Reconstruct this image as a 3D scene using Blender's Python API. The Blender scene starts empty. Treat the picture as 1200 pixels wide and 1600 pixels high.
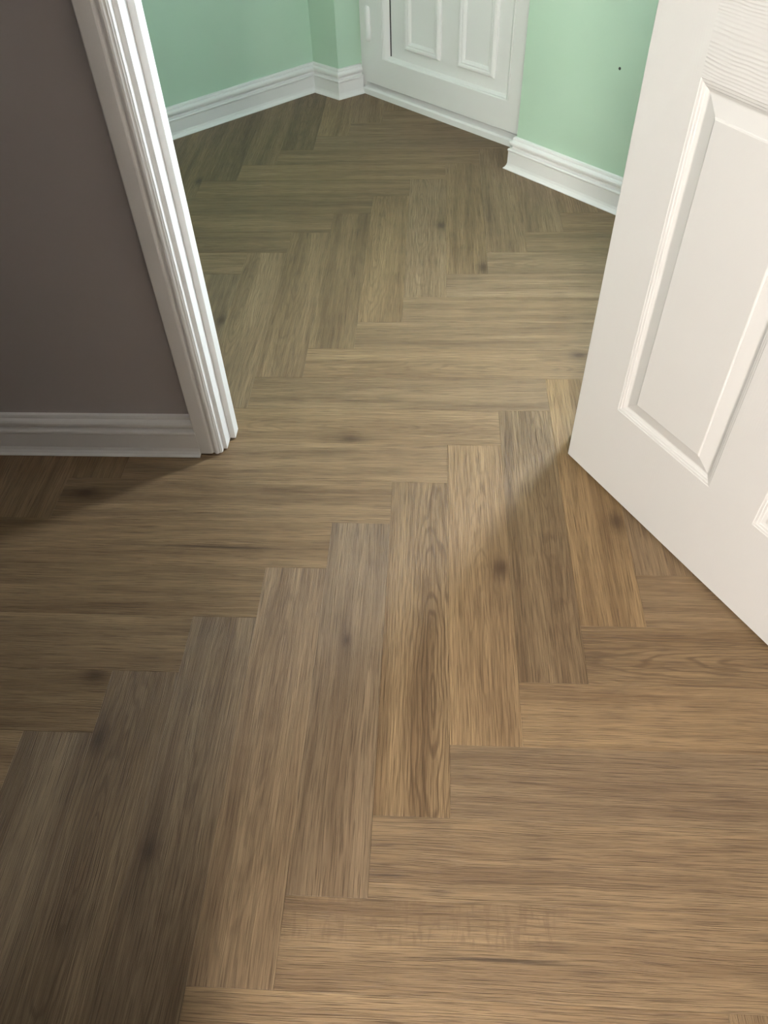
import bpy, bmesh, math, random
from mathutils import Vector, Matrix

random.seed(7)
S = bpy.context.scene
COL = S.collection

# ------------------------------------------------------------------ camera
cam_data = bpy.data.cameras.new('camera')
cam_data.sensor_fit = 'VERTICAL'
cam_data.sensor_height = 36.0
cam_data.lens = 1212.9 / 1600.0 * 36.0
cam_data.clip_start = 0.02
cam = bpy.data.objects.new('camera', cam_data)
COL.objects.link(cam)
RIGHT = Vector((0.99830189, 0.04977017, -0.03026986))
UP = Vector((-0.0166815, 0.74212411, 0.67005487))
BACK = Vector((0.05581274, -0.6684121, 0.74169414))
m = Matrix((RIGHT, UP, BACK)).transposed().to_4x4()
m.translation = Vector((-0.043095, -0.573969, 1.205335))
cam.matrix_world = m
S.camera = cam

# ------------------------------------------------------------------ world, exposure, light levels
world = bpy.data.worlds.new('world')
S.world = world
world.use_nodes = True
world.node_tree.nodes['Background'].inputs[0].default_value = (0.8, 0.88, 1.0, 1)
world.node_tree.nodes['Background'].inputs[1].default_value = 0.0
S.view_settings.view_transform = 'Standard'
S.view_settings.look = 'None'
S.view_settings.gamma = 1.0
S.view_settings.use_curve_mapping = False
S.view_settings.exposure = 0.0
PORCH_WINDOW = ((0.84, 0.93, 1.0), 110.0)     # daylight in the side window of the green porch
PORCH_SIDE_WINDOW = ((0.70, 0.88, 1.0), 15.0)
HALL_WINDOW = ((1.0, 0.955, 0.89), 92.0)       # daylight at the rear of the hall
DOOR_GLASS = ((0.85, 0.95, 1.0), 2.0)        # obscured glass in the porch door

# ------------------------------------------------------------------ helpers
def link(name, bm, mat, parent=None, smooth=False):
    me = bpy.data.meshes.new(name)
    bmesh.ops.recalc_face_normals(bm, faces=bm.faces)
    bm.to_mesh(me)
    bm.free()
    if mat:
        me.materials.append(mat)
    if smooth:
        for p in me.polygons:
            p.use_smooth = True
    o = bpy.data.objects.new(name, me)
    COL.objects.link(o)
    if parent:
        o.parent = parent
    return o

def empty(name, loc, rz=0.0):
    o = bpy.data.objects.new(name, None)
    COL.objects.link(o)
    o.location = loc
    o.rotation_euler = (0, 0, rz)
    return o

def tag(o, label, cat, kind=None, group=None):
    o['label'] = label
    o['category'] = cat
    if kind:
        o['kind'] = kind
    if group:
        o['group'] = group
    return o

def struct(o, label, cat):
    return tag(o, label, cat, 'structure')

def prism(bm, poly, z0, z1):
    lo = [bm.verts.new((p[0], p[1], z0)) for p in poly]
    hi = [bm.verts.new((p[0], p[1], z1)) for p in poly]
    n = len(poly)
    bm.faces.new(lo[::-1])
    bm.faces.new(hi)
    for i in range(n):
        bm.faces.new((lo[i], lo[(i + 1) % n], hi[(i + 1) % n], hi[i]))

def box(bm, x0, x1, y0, y1, z0, z1, bev=0.0):
    b = bmesh.new() if bev else bm
    prism(b, [(x0, y0), (x1, y0), (x1, y1), (x0, y1)], z0, z1)
    if bev:
        bmesh.ops.bevel(b, geom=list(b.edges), offset=bev, segments=2, profile=0.6, affect='EDGES')
        merge(bm, b)

def merge(bm, b):
    vm = {}
    for v in b.verts:
        vm[v] = bm.verts.new(v.co)
    for f in b.faces:
        bm.faces.new([vm[v] for v in f.verts])
    b.free()

def loft(bm, rings, closed=True, caps=True):
    R = [[bm.verts.new(p) for p in r] for r in rings]
    n = len(R[0])
    for a, b in zip(R, R[1:]):
        for i in range(n if closed else n - 1):
            bm.faces.new((a[i], a[(i + 1) % n], b[(i + 1) % n], b[i]))
    if caps:
        bm.faces.new(R[0][::-1])
        bm.faces.new(R[-1])

def cyl(bm, p, q, r, seg=16):
    p, q = Vector(p), Vector(q)
    d = (q - p).normalized()
    a = d.orthogonal().normalized()
    b = d.cross(a)
    rings = [[c + (a * math.cos(2 * math.pi * i / seg) + b * math.sin(2 * math.pi * i / seg)) * r for i in range(seg)] for c in (p, q)]
    loft(bm, rings)

def v2(p):
    return Vector((p[0], p[1]))

def seg_normals(path, side):
    N = []
    for a, b in zip(path, path[1:]):
        d = (v2(b) - v2(a)).normalized()
        N.append(Vector((-d.y, d.x)) * side)
    return N

def offset_path(path, side, d):
    """mitred offset of a plan polyline; side=+1 is left of travel"""
    N = seg_normals(path, side)
    out = []
    for i, p in enumerate(path):
        if i == 0:
            mm = N[0]
        elif i == len(path) - 1:
            mm = N[-1]
        else:
            mm = (N[i - 1] + N[i]) / (1 + N[i - 1].dot(N[i]))
        out.append(v2(p) + mm * d)
    return out

SKIRT = [(0, 0), (0.0275, 0), (0.028, 0.0025), (0.0235, 0.0065), (0.0200, 0.0125), (0.0182, 0.020), (0.0178, 0.058),
         (0.0186, 0.0595), (0.0200, 0.0625), (0.0200, 0.0645), (0.0185, 0.0675), (0.0120, 0.0685), (0.0085, 0.0705), (0.0085, 0.0735),
         (0.0120, 0.0760), (0.0158, 0.0795), (0.0172, 0.0840), (0.0168, 0.0885), (0.0145, 0.0925), (0.0110, 0.0950),
         (0.0085, 0.0960), (0.0085, 0.1010), (0.0070, 0.1045), (0, 0.106)]

def skirt_pieces(path, side, names, labels, mat):
    """one board per wall segment, mitred at the corners; path is the wall face line"""
    lines = [offset_path(path, side, d) for d, z in SKIRT]
    for i in range(len(path) - 1):
        bm = bmesh.new()
        r0 = [(lines[k][i].x, lines[k][i].y, SKIRT[k][1]) for k in range(len(SKIRT))]
        r1 = [(lines[k][i + 1].x, lines[k][i + 1].y, SKIRT[k][1]) for k in range(len(SKIRT))]
        loft(bm, [r0, r1])
        o = link(names[i], bm, mat)
        struct(o, labels[i], 'baseboard')

# ------------------------------------------------------------------ materials
class NT:
    def __init__(self, name):
        self.mat = bpy.data.materials.new(name)
        self.mat.use_nodes = True
        self.t = self.mat.node_tree
        self.bsdf = self.t.nodes['Principled BSDF']
    def n(self, typ, **kw):
        nd = self.t.nodes.new(typ)
        for k, v in kw.items():
            setattr(nd, k, v)
        return nd
    def set(self, sock, v):
        if isinstance(v, bpy.types.NodeSocket):
            self.t.links.new(v, sock)
        else:
            sock.default_value = v
    def math(self, op, a, b=0.0, c=0.0, clamp=False):
        nd = self.n('ShaderNodeMath', operation=op, use_clamp=clamp)
        self.set(nd.inputs[0], a)
        self.set(nd.inputs[1], b)
        self.set(nd.inputs[2], c)
        return nd.outputs[0]
    def vec(self, x, y, z=0.0):
        nd = self.n('ShaderNodeCombineXYZ')
        for i, v in enumerate((x, y, z)):
            self.set(nd.inputs[i], v)
        return nd.outputs[0]
    def noise(self, v, scale=1.0, detail=3.0, rough=0.5, dist=0.0):
        nd = self.n('ShaderNodeTexNoise')
        self.set(nd.inputs['Vector'], v)
        nd.inputs['Scale'].default_value = scale
        nd.inputs['Detail'].default_value = detail
        nd.inputs['Roughness'].default_value = rough
        nd.inputs['Distortion'].default_value = dist
        return nd.outputs['Fac']
    def ramp(self, f, lo, hi, a=0.0, b=1.0, interp='LINEAR'):
        nd = self.n('ShaderNodeMapRange', interpolation_type=interp, clamp=True)
        self.set(nd.inputs['Value'], f)
        for k, v in zip(('From Min', 'From Max', 'To Min', 'To Max'), (lo, hi, a, b)):
            self.set(nd.inputs[k], v)
        return nd.outputs['Result']
    def mix(self, f, a, b, blend='MIX'):
        nd = self.n('ShaderNodeMix', data_type='RGBA', blend_type=blend)
        self.set(nd.inputs['Factor'], f)
        self.set(nd.inputs['A'], a)
        self.set(nd.inputs['B'], b)
        return [s for s in nd.outputs if s.type == 'RGBA'][0]
    def attr(self, name):
        nd = self.n('ShaderNodeAttribute', attribute_type='OBJECT', attribute_name=name)
        return nd.outputs['Fac']
    def coords(self):
        tc = self.n('ShaderNodeTexCoord')
        sp = self.n('ShaderNodeSeparateXYZ')
        self.t.links.new(tc.outputs['Object'], sp.inputs[0])
        return sp.outputs
    def bump(self, h, strength, dist=0.001):
        nd = self.n('ShaderNodeBump')
        self.set(nd.inputs['Height'], h)
        self.set(nd.inputs['Strength'], strength)
        nd.inputs['Distance'].default_value = dist
        self.t.links.new(nd.outputs[0], self.bsdf.inputs['Normal'])

def paint(name, rgb, rough, bump=0.0, bscale=120.0, spec=0.5, mottle=0.03):
    k = NT(name)
    x, y, z = k.coords()
    v = k.vec(x, y, z)
    big = k.noise(v, 3.0, 3.0)
    f = k.ramp(big, 0.3, 0.7, 1.0 - mottle, 1.0 + mottle)
    hsv = k.mix(1.0, (rgb[0], rgb[1], rgb[2], 1), k.vec(f, f, f), 'MULTIPLY')
    k.set(k.bsdf.inputs['Base Color'], hsv)
    k.bsdf.inputs['Roughness'].default_value = rough
    k.bsdf.inputs['Specular IOR Level'].default_value = spec
    if bump:
        k.bump(k.noise(v, bscale, 4.0), bump, 0.0006)
    return k.mat

def plain(name, rgb, rough=0.5):
    k = NT(name)
    k.bsdf.inputs['Base Color'].default_value = (*rgb, 1)
    k.bsdf.inputs['Roughness'].default_value = rough
    return k.mat

def metal(name, rgb, rough):
    k = NT(name)
    k.bsdf.inputs['Base Color'].default_value = (*rgb, 1)
    k.bsdf.inputs['Roughness'].default_value = rough
    k.bsdf.inputs['Metallic'].default_value = 1.0
    return k.mat

def glow(name, rgb, strength):
    k = NT(name)
    k.bsdf.inputs['Base Color'].default_value = (0.1, 0.1, 0.1, 1)
    k.bsdf.inputs['Emission Color'].default_value = (*rgb, 1)
    k.bsdf.inputs['Emission Strength'].default_value = strength
    return k.mat

def door_skin(name, rgb, axis, strength):
    """painted moulded door skin with an embossed wood grain running along local axis x or z"""
    k = NT(name)
    x, y, z = k.coords()
    a, c = (x, z) if axis == 'x' else (z, x)
    w = k.noise(k.vec(k.math('MULTIPLY', a, 6.0), k.math('MULTIPLY', c, 14.0)), 1.0, 2.0)
    amp = k.ramp(k.noise(k.vec(k.math('MULTIPLY', a, 9.0), k.math('MULTIPLY', c, 60.0), 4.0), 1.0, 2.0), 0.35, 0.6)
    h = k.math('SINE', k.math('ADD', k.math('MULTIPLY', c, 1300.0), k.math('MULTIPLY', w, 30.0)))
    h = k.math('MULTIPLY', k.math('ADD', k.math('MULTIPLY', h, 0.5), 0.5), k.math('ADD', 0.25, amp))
    k.bsdf.inputs['Base Color'].default_value = (*rgb, 1)
    k.bsdf.inputs['Roughness'].default_value = 0.42
    k.bump(h, strength, 0.0006)
    return k.mat

def oak():
    k = NT('oak_plank')
    x, y, z = k.coords()
    seed = k.attr('seed')
    tone = k.attr('tone')
    warm = k.attr('warm')
    cath = k.attr('cath')
    sx = k.math('ADD', x, k.math('MULTIPLY', seed, 13.7))
    sy = k.math('ADD', y, k.math('MULTIPLY', seed, 5.3))
    # gentle waver of the grain along the board
    wav = k.math('MULTIPLY', k.math('SUBTRACT', k.noise(k.vec(k.math('MULTIPLY', sx, 3.0), k.math('MULTIPLY', sy, 8.0)), 1.0, 2.0), 0.5), 0.014)
    gy = k.math('ADD', sy, wav)
    broad = k.noise(k.vec(k.math('MULTIPLY', sx, 1.3), k.math('MULTIPLY', gy, 26.0)), 1.0, 3.0, 0.55)
    mid = k.noise(k.vec(k.math('MULTIPLY', sx, 4.0), k.math('MULTIPLY', gy, 110.0), 3.0), 1.0, 3.0, 0.6)
    fine = k.noise(k.vec(k.math('MULTIPLY', sx, 8.0), k.math('MULTIPLY', gy, 560.0), 7.0), 1.0, 3.0, 0.65)
    pore = k.noise(k.vec(k.math('MULTIPLY', sx, 13.0), k.math('MULTIPLY', gy, 760.0), 11.0), 1.0, 2.0, 0.5)
    # cathedral figure: nested rings drawn out along the board
    cx, cy = k.attr('cath_x'), k.attr('cath_y')
    ax = k.math('MULTIPLY', k.math('SUBTRACT', x, cx), 0.085)
    ay = k.math('SUBTRACT', y, cy)
    rad = k.math('SQRT', k.math('ADD', k.math('MULTIPLY', ax, ax), k.math('MULTIPLY', ay, ay)))
    rn = k.noise(k.vec(k.math('MULTIPLY', sx, 8.0), k.math('MULTIPLY', sy, 34.0), 2.0), 1.0, 2.0)
    rad = k.math('ADD', rad, k.math('MULTIPLY', rn, 0.022))
    ring = k.math('SINE', k.math('MULTIPLY', k.math('POWER', rad, 0.8), 560.0))
    ring = k.ramp(ring, 0.1, 1.0, 0.0, 1.0)
    cfade = k.math('MULTIPLY', k.ramp(rad, 0.030, 0.075, 1.0, 0.35), cath)
    ring = k.math('MULTIPLY', ring, cfade)
    # knots with a soft tail along the grain
    def blob(px, py, s, lx, ly):
        dx = k.math('DIVIDE', k.math('SUBTRACT', x, px), k.math('MULTIPLY', s, lx))
        dy = k.math('DIVIDE', k.math('SUBTRACT', k.math('ADD', y, wav), py), k.math('MULTIPLY', s, ly))
        r2 = k.math('ADD', k.math('MULTIPLY', dx, dx), k.math('MULTIPLY', dy, dy))
        wob = k.noise(k.vec(k.math('MULTIPLY', sx, 60.0), k.math('MULTIPLY', sy, 160.0)), 1.0, 2.0)
        r2 = k.math('MULTIPLY', r2, k.math('ADD', 0.4, k.math('MULTIPLY', wob, 1.2)))
        return k.math('EXPONENT', k.math('MULTIPLY', r2, -1.0))
    kx, ky, ks = k.attr('knot_x'), k.attr('knot_y'), k.attr('knot_size')
    ksafe = k.math('MAXIMUM', ks, 0.0001)
    core = blob(kx, ky, ksafe, 0.024, 0.015)
    tail = blob(kx, ky, ksafe, 0.095, 0.018)
    has = k.ramp(ks, 0.0, 0.2)
    knot = k.math('MULTIPLY', k.math('MINIMUM', 1.0, k.math('ADD', k.math('MULTIPLY', core, 0.62), k.math('MULTIPLY', tail, 0.38))), has)
    # thin dark mineral streak
    tx, ty, tl = k.attr('streak_x'), k.attr('streak_y'), k.attr('streak_length')
    streak = k.math('MULTIPLY', blob(tx, ty, k.math('MAXIMUM', tl, 0.001), 0.5, 0.014), k.ramp(tl, 0.0, 0.02))
    # medullary fleck across the grain
    fk = k.attr('fleck')
    fn = k.noise(k.vec(k.math('MULTIPLY', sx, 130.0), k.math('MULTIPLY', sy, 26.0), 5.0), 1.0, 2.0, 0.5, 0.6)
    fl = k.math('MULTIPLY', k.ramp(fn, 0.5, 0.62), k.math('MULTIPLY', fk, k.ramp(y, -0.005, 0.012)))
    fl = k.math('MULTIPLY', fl, k.ramp(x, 0.02, 0.06, 1.0, 0.0))
    # colour
    f = k.math('ADD', k.math('MULTIPLY', k.ramp(broad, 0.33, 0.67), 0.60), k.math('MULTIPLY', k.ramp(mid, 0.25, 0.75), 0.40))
    c = k.mix(f, (0.130, 0.079, 0.042, 1), (0.308, 0.212, 0.121, 1))
    g = k.ramp(fine, 0.32, 0.68, 0.76, 1.27)
    c = k.mix(1.0, c, k.vec(g, g, g), 'MULTIPLY')
    c = k.mix(k.math('MULTIPLY', k.ramp(pore, 0.53, 0.62), 0.62), c, (0.085, 0.050, 0.028, 1))
    c = k.mix(k.math('MULTIPLY', ring, 0.66), c, (0.085, 0.050, 0.027, 1))
    c = k.mix(k.math('MULTIPLY', fl, 0.5), c, (0.16, 0.10, 0.058, 1))
    c = k.mix(k.math('MULTIPLY', knot, 0.90), c, (0.060, 0.034, 0.020, 1))
    c = k.mix(k.math('MULTIPLY', streak, 0.85), c, (0.045, 0.028, 0.018, 1))
    # board to board tone, cooler or warmer
    c = k.mix(1.0, c, k.vec(k.math('MULTIPLY', tone, k.math('ADD', 1.0, k.math('MULTIPLY', warm, 0.04))), tone,
                            k.math('MULTIPLY', tone, k.math('SUBTRACT', 1.0, k.math('MULTIPLY', warm, 0.10)))), 'MULTIPLY')
    k.set(k.bsdf.inputs['Base Color'], c)
    k.set(k.bsdf.inputs['Roughness'], k.ramp(fine, 0.3, 0.7, 0.52, 0.40))
    k.bsdf.inputs['Specular IOR Level'].default_value = 0.34
    h = k.math('ADD', k.math('MULTIPLY', fine, 0.6), k.math('MULTIPLY', k.ramp(pore, 0.5, 0.7, 1.0, 0.0), 0.5))
    k.bump(h, 0.9, 0.0013)
    return k.mat

M_OAK = oak()
M_SUB = plain('dark_joint', (0.05, 0.032, 0.02), 0.8)
M_GREEN = paint('mint_green_emulsion', (0.50, 0.68, 0.53), 0.55, 0.12, 160.0)
M_GREY = paint('warm_grey_emulsion', (0.43, 0.395, 0.385), 0.6, 0.12, 160.0)
M_LOW_BOUNCE = paint('dark_low_bounce', (0.07, 0.065, 0.065), 0.7)  # dark colour given to unseen hall walls to cut bounced light
M_CEIL = paint('ceiling_white', (0.8, 0.8, 0.78), 0.8)
M_GLOSS = paint('white_gloss_paint', (0.82, 0.81, 0.79), 0.30, 0.05, 60.0, mottle=0.01)
M_UPVC = paint('white_plastic', (0.86, 0.865, 0.85), 0.33, mottle=0.008)
M_DOOR_Z = door_skin('painted_door_skin_upright_grain', (0.69, 0.67, 0.645), 'z', 0.05)
M_DOOR_X = door_skin('painted_door_skin_level_grain', (0.69, 0.67, 0.645), 'x', 0.55)
M_DOOR_P = paint('painted_door_panel', (0.69, 0.67, 0.645), 0.42, 0.05, 200.0, mottle=0.008)
M_GASKET = plain('black_rubber', (0.02, 0.02, 0.022), 0.6)
M_STEEL = metal('brushed_steel', (0.6, 0.6, 0.6), 0.3)
M_HOLE = plain('dark_hole', (0.06, 0.07, 0.06), 0.9)
M_SKYLIT = glow('daylight_pane', *PORCH_WINDOW)
M_SKYLIT2 = glow('daylight_side_pane', *PORCH_SIDE_WINDOW)
M_HALLPANE = glow('hall_daylight_pane', *HALL_WINDOW)
M_OBSCURE = glow('obscured_glass', *DOOR_GLASS)

# ------------------------------------------------------------------ plan of the place (metres, boards run along x and y)
TOE = 0.028
H = 2.35
EL = Vector((0.734, 0.680)).normalized()
c1 = Vector((-0.534, 2.829)); c2 = Vector((-0.426, 2.744)); c3 = Vector((-0.325, 2.815))
k0 = Vector((0.196, 2.119)); ER = Vector((0.7035, -0.7107))
left_toe = [c1 - EL * 1.45, c1, c2, c3]
left_face = offset_path(left_toe, 1, TOE)         # wall faces lie behind the toe of the skirting
left_face = [Vector(p) for p in left_face]
NR = Vector((-ER.y, ER.x))                        # away from the room
right_toe = [k0 + NR * 0.16, k0, k0 + ER * 1.25]
right_face = [Vector(p) for p in offset_path(right_toe, 1, TOE)]
ED = Vector((0.727, -0.687)).normalized()         # along the porch door
ND = Vector((-ED.y, ED.x))                        # out through the porch door
PART_Y = 0.695                                    # hall face of the partition
JL, JR = -0.499, 0.305                            # doorway between the jamb linings

# ------------------------------------------------------------------ floor and its boards
bm = bmesh.new()
prism(bm, [(1.15, -2.75), (1.2, 1.4), (0.25, 2.62), (-0.45, 3.2), (-1.75, 2.2), (-1.75, 0.8), (-3.3, 0.8), (-3.3, -2.75)], -0.03, -0.0035)
floor = struct(link('floor', bm, M_SUB), 'herringbone oak-effect floor running from the hall through the doorway into the porch', 'floor')

PW, GAP, CH, CHD = 0.12, 0.00012, 0.0005, 0.00025
def clip(poly, p, n):
    out = []
    for a, b in zip(poly, poly[1:] + poly[:1]):
        da, db = (a - p).dot(n), (b - p).dot(n)
        if da <= 0:
            out.append(a)
        if (da < 0 < db) or (db < 0 < da):
            out.append(a + (b - a) * (da / (da - db)))
    return out
CLIPS = [(left_face[1], Vector((-EL.y, EL.x))), (c3 + ND * 0.06, ND),
         (Vector((1.0, 0)), Vector((1, 0))), (Vector((-2.6, 0)), Vector((-1, 0))), (Vector((0, -2.6)), Vector((0, -1)))]
PORCH_CLIPS = [(Vector((1.05, 0)), Vector((1, 0))), (right_face[1] + NR * 0.16, NR)]

def plank_mesh(poly):
    """bevelled board from a convex plan outline in its own axes"""
    b = bmesh.new()
    n = len(poly)
    ins = []
    for i in range(n):
        p0, p1, p2 = poly[i - 1], poly[i], poly[(i + 1) % n]
        d1, d2 = (p1 - p0).normalized(), (p2 - p1).normalized()
        n1, n2 = Vector((-d1.y, d1.x)), Vector((-d2.y, d2.x))
        ins.append((n1 + n2) / max(0.3, 1 + n1.dot(n2)))
    rings = []
    for off, z in ((GAP, -0.0035), (GAP, -CHD), (CH, 0.0)):
        rings.append([(p.x + q.x * off, p.y + q.y * off, z) for p, q in zip(poly, ins)])
    loft(b, rings)
    return b

TONES = {}
KNOTS = {}
STREAKS = {}
CATH = {}
FLECK = {}
# board key: run, step, column
TONES.update({('V', 0, 0): (1.20, 0.7), ('V', 1, 0): (0.84, 0.5), ('V', 2, 0): (1.04, 1.3), ('V', -1, 0): (1.0, 0.6),  # first board: own light tone, lifted further to carry a floor sheen
              ('V', -2, 0): (0.95, -0.7), ('V', -3, 0): (1.14, -0.4), ('V', -4, 0): (0.86, -0.5), ('V', -5, 0): (0.80, -0.1),
              ('V', -6, 0): (0.78, -0.5), ('H', 1, 0): (0.86, 1.0), ('H', 0, 0): (1.04, 0.9), ('H', -1, 0): (0.93, 0.0),
              ('H', -2, 0): (0.97, 0.3), ('H', -3, 0): (0.99, 0.4), ('H', -4, 0): (1.06, 0.4), ('H', 1, -1): (0.92, 0.3),
              ('H', 0, -1): (1.06, 0.5), ('H', -1, -1): (1.05, 0.2), ('H', -2, -1): (1.0, 0.2), ('H', -3, -1): (1.0, 0.4),
              ('H', -4, -1): (0.9, 0.4), ('H', -5, -1): (0.88, 0.2), ('H', -6, -1): (0.84, 0.4),
              ('V', 0, -1): (0.84, -0.4), ('V', 1, -1): (1.0, 0.0), ('V', 2, -1): (0.93, 0.3), ('V', 3, -1): (0.82, 0.4),
              ('V', 4, -1): (1.0, 0.6), ('H', 2, -1): (1.04, 0.5), ('H', 3, -1): (0.94, 0.3), ('H', 5, -2): (1.0, 0.6),
              ('V', 4, -2): (0.80, 0.5), ('V', 5, -2): (0.74, 0.5), ('V', 6, -2): (0.84, 0.3), ('V', 7, -2): (0.76, 0.4), ('V', 3, -2): (0.84, 0.4),
              ('H', 4, -2): (0.92, 0.5), ('H', 3, -2): (0.80, 0.5), ('H', 2, -2): (0.86, 0.5), ('H', 1, -2): (0.76, 0.5)})
KNOTS.update({('H', 0, -1): (0.018, -0.042, 0.9), ('V', 0, 0): (0.009, -0.041, 1.1), ('V', 2, 0): (-0.103, -0.042, 1.0),
              ('V', 5, -1): (0.043, -0.046, 0.9), ('V', 6, -1): (-0.325, -0.047, 1.1), ('V', 0, -1): (0.127, -0.046, 0.9),
              ('H', -6, -1): (0.33, 0.045, 1.0), ('V', -5, 0): (0.229, 0.047, 1.1), ('V', -4, 0): (-0.067, 0.036, 0.9),
              ('V', -2, 0): (0.076, 0.008, 0.55), ('V', 4, -2): (-0.241, -0.047, 1.0), ('H', 2, -1): (0.334, 0.037, 0.8),
              ('H', -2, -1): (-0.305, 0.014, 1.0)})
STREAKS.update({('H', -2, 0): (-0.33, -0.027, 0.07), ('H', -3, 0): (-0.06, -0.013, 0.20), ('H', -3, -1): (0.133, -0.011, 0.28),
                ('H', 5, -2): (0.21, -0.028, 0.14), ('H', 8, -2): (-0.331, 0.041, 0.12)})
CATH.update({('V', -1, 0): (1.0, -0.142, -0.030), ('H', 1, 0): (0.9, 0.02, -0.012), ('V', -5, 0): (0.8, 0.05, 0.012),
             ('V', -3, 0): (0.5, 0.08, 0.004), ('V', 2, -1): (0.5, 0.2, 0.01), ('H', 0, 0): (0.25, 0.25, 0.03)})
FLECK[('H', -3, 0)] = 1.0

full = {}
def add_plank(key, a, b, du, dv):
    ctr = Vector(((a + du / 2) * PW, (b + dv / 2) * PW))
    vert = key[0] == 'V'
    poly = [Vector((a, b)) * PW, Vector((a + du, b)) * PW, Vector((a + du, b + dv)) * PW, Vector((a, b + dv)) * PW]
    clipped = False
    for p, n in CLIPS + (PORCH_CLIPS if ctr.y > PART_Y + 0.05 else []):
        if any((q - p).dot(n) > 1e-6 for q in poly):
            poly = clip(poly, p, n)
            clipped = True
        if len(poly) < 3:
            return
    area = abs(sum(p.x * q.y - q.x * p.y for p, q in zip(poly, poly[1:] + poly[:1]))) / 2
    if area < 0.0008:
        return
    loc = []
    for p in poly:
        d = p - ctr
        loc.append(Vector((d.y, -d.x)) if vert else d)
    q = []
    for p in loc:
        if not q or (p - q[-1]).length > 1e-4:
            q.append(p)
    if (q[0] - q[-1]).length < 1e-4:
        q.pop()
    if clipped:
        o = link('plank', plank_mesh(q), M_OAK, floor)
    elif 'm' in full:
        o = bpy.data.objects.new('plank', full['m'])
        COL.objects.link(o)
        o.parent = floor
    else:
        o = link('plank', plank_mesh(q), M_OAK, floor)
        full['m'] = o.data
    o.location = (ctr.x, ctr.y, 0)
    o.rotation_euler = (0, 0, math.pi / 2 if vert else 0)
    rnd = random.Random(hash((ord(key[0]), key[1] * 31 + 7, key[2] * 101 + 3)) & 0xffff)
    o['seed'] = rnd.random() * 40.0
    t, w = TONES.get(key, (0.92 + 0.16 * rnd.random(), -0.3 + 0.9 * rnd.random()))
    o['tone'], o['warm'] = float(t), float(w)
    ca = CATH.get(key, (0.5 if rnd.random() < 0.3 else 0.0, rnd.uniform(-0.3, 0.3), rnd.uniform(-0.03, 0.03)))
    o['cath'], o['cath_x'], o['cath_y'] = [float(q_) for q_ in ca]
    kn = KNOTS.get(key, (rnd.uniform(-0.3, 0.3), rnd.uniform(-0.04, 0.04), 0.0))
    o['knot_x'], o['knot_y'], o['knot_size'] = [float(q_) for q_ in kn]
    st = STREAKS.get(key, (0.0, 0.0, 0.0))
    o['streak_x'], o['streak_y'], o['streak_length'] = [float(q_) for q_ in st]
    o['fleck'] = float(FLECK.get(key, 0.0))

ZONES = [[(-2.0, -0.75), (1.02, -0.75), (1.02, 0.75), (-2.0, 0.75)],
         [(-1.35, 0.70), (1.05, 0.70), (1.05, 1.25), (-0.42, 2.95), (-1.35, 2.15)]]
def inside(p, poly):
    c = False
    for (x0, y0), (x1, y1) in zip(poly, poly[1:] + poly[:1]):
        if (y0 > p[1]) != (y1 > p[1]) and p[0] < (x1 - x0) * (p[1] - y0) / (y1 - y0) + x0:
            c = not c
    return c
for mcol in range(-4, 5):
    for kk in range(-45, 45):
        for key, a, b, du, dv in ((('V', kk, mcol), kk + 6 * mcol, kk - 6 * mcol, 1, 6), (('H', kk, mcol), kk + 1 + 6 * mcol, kk - 6 * mcol, 6, 1)):
            pts = [((a + du * i / 6) * PW, (b + dv * j / 6) * PW) for i in range(7) for j in range(7)]
            if any(inside(p, z) for p in pts for z in ZONES):
                add_plank(key, a, b, du, dv)

# ------------------------------------------------------------------ walls and ceiling
def wall(name, poly, mat, label, z0=0.0, z1=H):
    bm = bmesh.new()
    prism(bm, [(p[0], p[1]) for p in poly], z0, z1)
    return struct(link(name, bm, mat), label, 'wall')

lf = left_face
NLo = Vector((-EL.y, EL.x))
wall('wall_far_left', [lf[0], lf[1], lf[1] + NLo * 0.1, lf[0] + NLo * 0.1], M_GREEN,
     'mint green wall on the far left, behind the white doorway trim')
wall('wall_far_pier', [lf[1], lf[2], lf[3], lf[3] + EL * 0.1, lf[1] + ER * 0.0 + EL * 0.3], M_GREEN,
     'narrow mint green pier between the far left wall and the white porch door')
rf = right_face
WS0, WS1, WZ0, WZ1 = 0.72, 0.98, 0.85, 1.60      # tall window further along the same wall
def rpt(sv, d):
    q = k0 + NR * TOE + ER * sv + NR * d
    return (q.x, q.y)
sv0 = (rf[1] - (k0 + NR * TOE)).dot(ER)
bm = bmesh.new()
for (s0, s1, z0, z1) in ((sv0, WS0, 0, H), (WS1, 1.25, 0, H), (WS0, WS1, 0, WZ0), (WS0, WS1, WZ1, H)):
    prism(bm, [rpt(s0, 0), rpt(s1, 0), rpt(s1, 0.16), rpt(s0, 0.16)], z0, z1)
wr = struct(link('wall_far_right', bm, M_GREEN), 'pale mint green wall on the far right, between the porch door and the open white door', 'wall')
bm = bmesh.new()
hp = k0 + (-NR) * (-TOE) + ER * 0.378
cyl(bm, (hp.x - NR.x * 0.0004, hp.y - NR.y * 0.0004, 0.393), (hp.x + NR.x * 0.004, hp.y + NR.y * 0.004, 0.393), 0.0042, 12)
link('nail_hole', bm, M_HOLE, wr)

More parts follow.
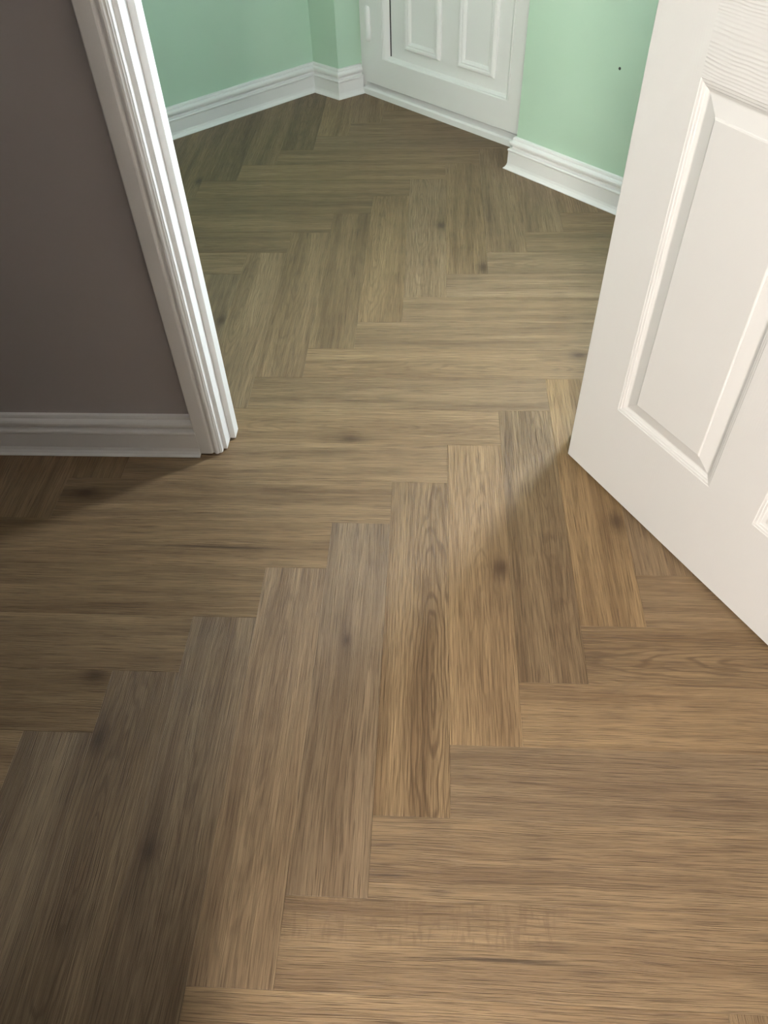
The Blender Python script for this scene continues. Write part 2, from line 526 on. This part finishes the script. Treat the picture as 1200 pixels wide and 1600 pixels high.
wc = rpt((WS0 + WS1) / 2, 0.105)
wd = struct(empty('window_1', (wc[0], wc[1], WZ0), math.atan2(ER.y, ER.x)), 'tall white framed window lighting the porch, hidden behind the open door', 'window')
hw, hh = (WS1 - WS0) / 2, WZ1 - WZ0
bm = bmesh.new()
for (x0, x1, z0, z1) in ((-hw, -hw + 0.03, 0, hh), (hw - 0.03, hw, 0, hh), (-hw + 0.03, hw - 0.03, 0, 0.03), (-hw + 0.03, hw - 0.03, hh - 0.03, hh)):
    box(bm, x0, x1, 0, 0.05, z0, z1)
link('window_frame', bm, M_UPVC, wd)
bm = bmesh.new()
box(bm, -hw + 0.03, hw - 0.03, 0.02, 0.03, 0.03, hh - 0.03)
link('pane', bm, M_SKYLIT, wd)
ex = rpt(1.25, 0)
WY0, WY1, VZ0, VZ1 = 0.83, 1.13, 0.80, 1.95
bm = bmesh.new()
for (y0, y1, z0, z1) in ((0.79, WY0, 0, H), (WY1, ex[1] + 0.08, 0, H), (WY0, WY1, 0, VZ0), (WY0, WY1, VZ1, H)):
    box(bm, ex[0], ex[0] + 0.14, y0, y1, z0, z1)
struct(link('wall_porch_right', bm, M_GREEN), 'mint green porch wall with a second window, hidden behind the open white door', 'wall')
wd = struct(empty('window_3', (ex[0] + 0.06, (WY0 + WY1) / 2, VZ0)), 'second white framed porch window, hidden behind the open door next to the hinges', 'window')
hw, hh = (WY1 - WY0) / 2, VZ1 - VZ0
bm = bmesh.new()
for (y0, y1, z0, z1) in ((-hw, -hw + 0.03, 0, hh), (hw - 0.03, hw, 0, hh), (-hw + 0.03, hw - 0.03, 0, 0.03), (-hw + 0.03, hw - 0.03, hh - 0.03, hh)):
    box(bm, 0, 0.05, y0, y1, z0, z1)
link('window_frame', bm, M_UPVC, wd)
bm = bmesh.new()
box(bm, 0.02, 0.03, -hw + 0.03, hw - 0.03, 0.03, hh - 0.03)
link('pane', bm, M_SKYLIT2, wd)
wall('wall_porch_left', [(-1.70, 0.79), (-1.60, 0.79), (-1.60, lf[0].y), (-1.70, lf[0].y + 0.05)], M_GREEN, 'mint green porch wall out of sight on the left')

wall('wall_partition_left', [(-3.10, PART_Y), (JL - 0.03, PART_Y), (JL - 0.03, 0.79), (-3.10, 0.79)], M_GREY,
     'shaded grey wall on the left, beside the white doorway trim')
wall('wall_partition_right', [(JR + 0.03, PART_Y), (ex[0] + 0.1, PART_Y), (ex[0] + 0.1, 0.79), (JR + 0.03, 0.79)], M_GREY,
     'grey wall hidden behind the open white door')
wall('wall_partition_lintel', [(JL - 0.03, PART_Y), (JR + 0.03, PART_Y), (JR + 0.03, 0.79), (JL - 0.03, 0.79)], M_GREY,
     'grey wall above the doorway', 2.03, H)
wall('wall_hall_right', [(1.0, -2.6), (1.1, -2.6), (1.1, 0.69), (1.0, 0.69)], M_LOW_BOUNCE, 'hall wall beyond the right edge of the picture, darkened to cut bounced light')
wall('wall_hall_left', [(-3.20, -0.72), (-3.10, -0.72), (-3.10, 0.79), (-3.20, 0.79)], M_LOW_BOUNCE, 'hall wall beyond the left edge of the picture, darkened to cut bounced light')
wall('wall_light_blocker', [(-3.10, -0.76), (-0.31, -0.76), (-0.31, -0.66), (-3.10, -0.66)], M_LOW_BOUNCE, 'unseen dark wall added behind the viewer on the left to block light')  # unseen wall added to keep rear window light off the left side
wall('wall_passage_left', [(-1.20, -2.6), (-1.10, -2.6), (-1.10, -0.72), (-1.20, -0.72)], M_GREY, 'grey passage wall behind the viewer')
bm = bmesh.new()
RX0, RX1, RZ0, RZ1 = -0.85, 0.08, 1.50, 2.32
for (x0, x1, z0, z1) in ((-1.2, RX0, 0, H), (RX1, 1.1, 0, H), (RX0, RX1, 0, RZ0), (RX0, RX1, RZ1, H)):
    box(bm, x0, x1, -2.70, -2.60, z0, z1)
struct(link('wall_passage_rear', bm, M_GREY), 'grey wall with a window at the end of the passage behind the viewer', 'wall')
wd = struct(empty('window_2', ((RX0 + RX1) / 2, -2.65, RZ0)), 'white framed window at the end of the passage behind the viewer', 'window')
hw, hh = (RX1 - RX0) / 2, RZ1 - RZ0
bm = bmesh.new()
for (x0, x1, z0, z1) in ((-hw, -hw + 0.04, 0, hh), (hw - 0.04, hw, 0, hh), (-hw + 0.04, hw - 0.04, 0, 0.04), (-hw + 0.04, hw - 0.04, hh - 0.04, hh)):
    box(bm, x0, x1, -0.02, 0.05, z0, z1)
link('window_frame', bm, M_UPVC, wd)
bm = bmesh.new()
box(bm, -hw + 0.04, hw - 0.04, 0.0, 0.01, 0.04, hh - 0.04)
link('pane', bm, M_HALLPANE, wd)

bm = bmesh.new()
prism(bm, [(1.15, -2.75), (1.3, 1.4), (0.25, 2.72), (-0.45, 3.2), (-1.75, 2.2), (-1.75, 0.8), (-3.3, 0.8), (-3.3, -2.75)], H, H + 0.08)
struct(link('ceiling', bm, M_CEIL), 'plain white ceiling over the hall and porch, above the picture', 'ceiling')

# ------------------------------------------------------------------ skirting boards
skirt_pieces(lf, -1 * -1 * -1, ['baseboard_far_left', 'baseboard_far_pier', 'baseboard_far_reveal'],
             ['white moulded skirting board along the far left green wall', 'short white skirting piece on the face of the narrow green pier',
              'short white skirting piece turning into the porch door recess'], M_GLOSS)
skirt_pieces(rf, -1, ['baseboard_far_right_reveal', 'baseboard_far_right'],
             ['white skirting return tucked into the right side of the porch door recess', 'white moulded skirting board along the bright green wall on the right'], M_GLOSS)
skirt_pieces([(-3.10, PART_Y), (-0.5575, PART_Y)], -1, ['baseboard_near_left'], ['white moulded skirting board along the shaded grey wall at left'], M_GLOSS)

# ------------------------------------------------------------------ doorway trim
ARCH = [(0.0, 0.0), (0.0, 0.0165), (0.002, 0.0175), (0.0275, 0.0175), (0.0300, 0.0165), (0.0315, 0.0140), (0.0335, 0.0135), (0.0350, 0.0150),
        (0.0375, 0.0172), (0.0405, 0.0180), (0.0435, 0.0172), (0.0450, 0.0150), (0.0470, 0.0142), (0.0485, 0.0145), (0.0500, 0.0128), (0.0512, 0.0125),
        (0.0520, 0.0118), (0.0525, 0.0100), (0.0525, 0.0)]
def architrave(parent, x_out, sgn, y_wall, ysgn, top, ox):
    bm = bmesh.new()
    ring = [(x_out + sgn * a - ox, y_wall + ysgn * d) for a, d in ARCH]
    prism(bm, ring, 0.004, top)
    return link('architrave', bm, M_GLOSS, parent)
for nm, xj, sg, lab in (('trim_1', JL, 1, 'white moulded door frame at the left side of the doorway'),
                        ('trim_2', JR, -1, 'white door frame at the right side of the doorway, hidden behind the open door')):
    t = struct(empty(nm, (xj, PART_Y, 0)), lab, 'door frame')
    bm = bmesh.new()
    x0, x1 = sorted((0.0, -sg * 0.03))
    box(bm, x0, x1, 0.0, 0.096, 0.003, 2.03, 0.0012)
    link('lining', bm, M_GLOSS, t)
    bm = bmesh.new()
    x0, x1 = sorted((0.0, sg * 0.0125))
    box(bm, x0, x1, 0.036, 0.068, 0.003, 2.00, 0.0012)
    link('door_stop', bm, M_GLOSS, t)
    if sg > 0:
        architrave(t, -0.061, 1, 0.0, -1, 2.10, 0)
    else:
        architrave(t, 0.0825, -1, 0.0, -1, 2.10, 0)
t = struct(empty('trim_3', ((JL + JR) / 2, PART_Y, 2.03)), 'white head of the door frame above the doorway', 'door frame')
bm = bmesh.new()
box(bm, JL - (JL + JR) / 2, JR - (JL + JR) / 2, 0, 0.096, -0.03, 0, 0.001)
link('lining', bm, M_GLOSS, t)
bm = bmesh.new()
box(bm, JL - 0.06 - (JL + JR) / 2, JR + 0.06 - (JL + JR) / 2, -0.0175, 0, 0.006, 0.07, 0.002)
link('architrave', bm, M_GLOSS, t)

# ------------------------------------------------------------------ the open six panel door
D0 = (0.264, 0.689)
dr = struct(empty('door_1', (D0[0], D0[1], 0.0), math.atan2(-0.852, 0.523)), 'open white six panel interior door on the right', 'door')
DW, DT, ZB, ZT = 0.795, 0.035, 0.008, 1.985
SX = [(0.1075, 0.348), (0.4475, 0.688)]
SZ = [(0.212, 0.804), (0.985, 1.560), (1.660, 1.880)]
def stile(x0, x1, z0, z1, left=False, right=False):
    bm = bmesh.new()
    r = 0.0018
    ring = []
    if left:
        ring += [(x0, DT), (x0, r), (x0 + r * 0.3, r * 0.3), (x0 + r, 0)]
    else:
        ring += [(x0, DT), (x0, 0)]
    if right:
        ring += [(x1 - r, 0), (x1 - r * 0.3, r * 0.3), (x1, r), (x1, DT)]
    else:
        ring += [(x1, 0), (x1, DT)]
    prism(bm, ring, z0, z1)
    return link('stile', bm, M_DOOR_Z, dr)
stile(0.0, SX[0][0], ZB, ZT, left=True)
stile(SX[1][1], DW, ZB, ZT, right=True)
for z0, z1 in SZ:
    stile(SX[0][1], SX[1][0], z0, z1)
zs = [ZB] + [q for p in SZ for q in p] + [ZT]
for i in range(0, len(zs), 2):
    bm = bmesh.new()
    box(bm, SX[0][0], SX[1][1], 0, DT, zs[i], zs[i + 1])
    link('rail', bm, M_DOOR_X if i else M_DOOR_Z, dr)
PROF = [(0.0, 0.0), (0.0012, 0.0010), (0.0036, 0.0014), (0.0050, 0.0018), (0.0060, 0.0032), (0.0080, 0.0037), (0.0094, 0.0043), (0.0104, 0.0058),
        (0.0122, 0.0068), (0.0142, 0.0080), (0.0160, 0.0086), (0.0178, 0.0085), (0.0395, 0.0024), (0.0405, 0.0010), (0.0425, 0.0)]
for x0, x1 in SX:
    for z0, z1 in SZ:
        bm = bmesh.new()
        rings = [[(x0, DT, z0), (x1, DT, z0), (x1, DT, z1), (x0, DT, z1)]]
        for ins, d in [(a_, b_ * 0.82) for a_, b_ in PROF]:
            rings.append([(x0 + ins, d, z0 + ins), (x1 - ins, d, z0 + ins), (x1 - ins, d, z1 - ins), (x0 + ins, d, z1 - ins)])
        loft(bm, rings)
        link('panel', bm, M_DOOR_P, dr)
for z in (0.22, 1.00, 1.75):
    bm = bmesh.new()
    box(bm, -0.003, 0.0, 0.004, DT + 0.002, z, z + 0.075)
    cyl(bm, (0.002, DT + 0.005, z), (0.002, DT + 0.005, z + 0.075), 0.0045, 12)
    link('hinge', bm, M_STEEL, dr)
bm = bmesh.new()
for s, y0 in ((-1, 0.0), (1, DT)):
    cyl(bm, (DW - 0.055, y0, 0.95), (DW - 0.055, y0 + s * 0.006, 0.95), 0.025, 24)
    cyl(bm, (DW - 0.055, y0 + s * 0.006, 0.95), (DW - 0.055, y0 + s * 0.045, 0.95), 0.009, 16)
    cyl(bm, (DW - 0.047, y0 + s * 0.045, 0.95), (DW - 0.165, y0 + s * 0.045, 0.95), 0.008, 16)
link('handle', bm, M_STEEL, dr)

# ------------------------------------------------------------------ white plastic porch door in the recess
o = c3
pd = struct(empty('door_2', (o.x, o.y, 0.0), math.atan2(ED.y, ED.x)), 'closed white plastic panelled door at the far end', 'door')
# local x runs along the door to the right, local y goes outwards
SL, SR, SB, ST = 0.008, 0.842, 0.048, 2.02
def part(name, mat, *boxes, bev=0.002):
    bm = bmesh.new()
    for b in boxes:
        box(bm, *b, bev)
    return link(name, bm, mat, pd)
part('door_frame', M_UPVC, (-0.075, 0.004, 0.012, 0.09, 0.0, 2.09), (0.846, 0.925, 0.012, 0.09, 0.0, 2.09), (0.004, 0.846, 0.012, 0.09, 2.025, 2.09))
bm = bmesh.new()
loft(bm, [[(x, 0.0, 0.0), (x, 0.09, 0.0), (x, 0.09, 0.036), (x, 0.030, 0.036), (x, 0.005, 0.026), (x, 0.0, 0.020)] for x in (-0.008, 0.86)])
link('threshold', bm, M_UPVC, pd)
part('gasket', M_GASKET, (0.0, 0.85, 0.03, 0.06, 0.036, 0.05), bev=0.0)
bl, brr, bb, bt = 0.111, 0.737, 0.134, 1.93      # glazing bead outer opening
def miter_frame(name, x0, x1, z0, z1, prof, mat, parent):
    """mitred rectangular moulding; prof is (inset, y)"""
    bm = bmesh.new()
    rings = [[(x0 + i, y, z0 + i), (x1 - i, y, z0 + i), (x1 - i, y, z1 - i), (x0 + i, y, z1 - i)] for i, y in prof]
    loft(bm, rings + [rings[0]], caps=False)
    bmesh.ops.remove_doubles(bm, verts=bm.verts, dist=1e-6)
    return link(name, bm, mat, parent)
miter_frame('sash', SL, SR, SB, ST, [(0.0, 0.07), (0.0, 0.003), (0.003, 0.0), (0.100, 0.0), (0.103, 0.003), (0.103, 0.07)], M_UPVC, pd)
miter_frame('bead', SL + 0.103, SR - 0.103, SB + 0.0865, ST - 0.103,
            [(0.0, 0.06), (0.0, 0.001), (0.004, 0.0), (0.010, 0.004), (0.022, 0.017), (0.024, 0.020), (0.024, 0.06)], M_UPVC, pd)
part('gasket', M_GASKET, (0.1345, 0.1385, 0.0185, 0.022, 0.161, 1.10), bev=0.0)
part('panel', M_UPVC, (0.130, 0.720, 0.021, 0.050, 0.150, 1.06), bev=0.0)
part('mid_rail', M_UPVC, (0.120, 0.730, 0.004, 0.060, 1.06, 1.13))
part('pane', M_OBSCURE, (0.130, 0.720, 0.030, 0.045, 1.12, 1.90), bev=0.0)
RP = [(0.0, 0.030), (0.0, 0.016), (0.003, 0.011), (0.008, 0.008), (0.014, 0.0085), (0.018, 0.011), (0.022, 0.0105), (0.027, 0.014), (0.030, 0.019), (0.030, 0.030)]
for x0, x1 in ((0.216, 0.396), (0.485, 0.657)):
    miter_frame('panel_moulding', x0, x1, 0.199, 0.90, RP, M_UPVC, pd)
for zz in (0.198, 1.0, 1.75):
    bm = bmesh.new()
    rings = []
    for z, sxx, sy in ((0.0, 0.6, 0.5), (0.006, 0.9, 0.9), (0.012, 1, 1), (0.106, 1, 1), (0.112, 0.9, 0.9), (0.118, 0.6, 0.5)):
        rings.append([(0.033 + math.cos(a) * 0.0125 * sxx, -0.002 + math.sin(a) * 0.012 * sy, zz + z) for a in [math.pi * 2 * i / 16 for i in range(16)]])
    loft(bm, rings)
    link('hinge', bm, M_UPVC, pd, True)
bm = bmesh.new()
box(bm, 0.77, 0.80, -0.008, 0.0, 0.95, 1.15, 0.003)
cyl(bm, (0.785, -0.008, 1.08), (0.785, -0.045, 1.08), 0.008, 12)
cyl(bm, (0.793, -0.045, 1.08), (0.67, -0.045, 1.08), 0.008, 12)
link('handle', bm, M_UPVC, pd)
# wall above the porch door
a = Vector((o.x, o.y)) - ED * 0.075 + ND * 0.012
b = Vector((o.x, o.y)) + ED * 0.925 + ND * 0.012
wall('wall_porch_lintel', [a, b, b + ND * 0.08, a + ND * 0.08], M_GREEN, 'mint green wall above the porch door, out of the picture', 2.09, H)
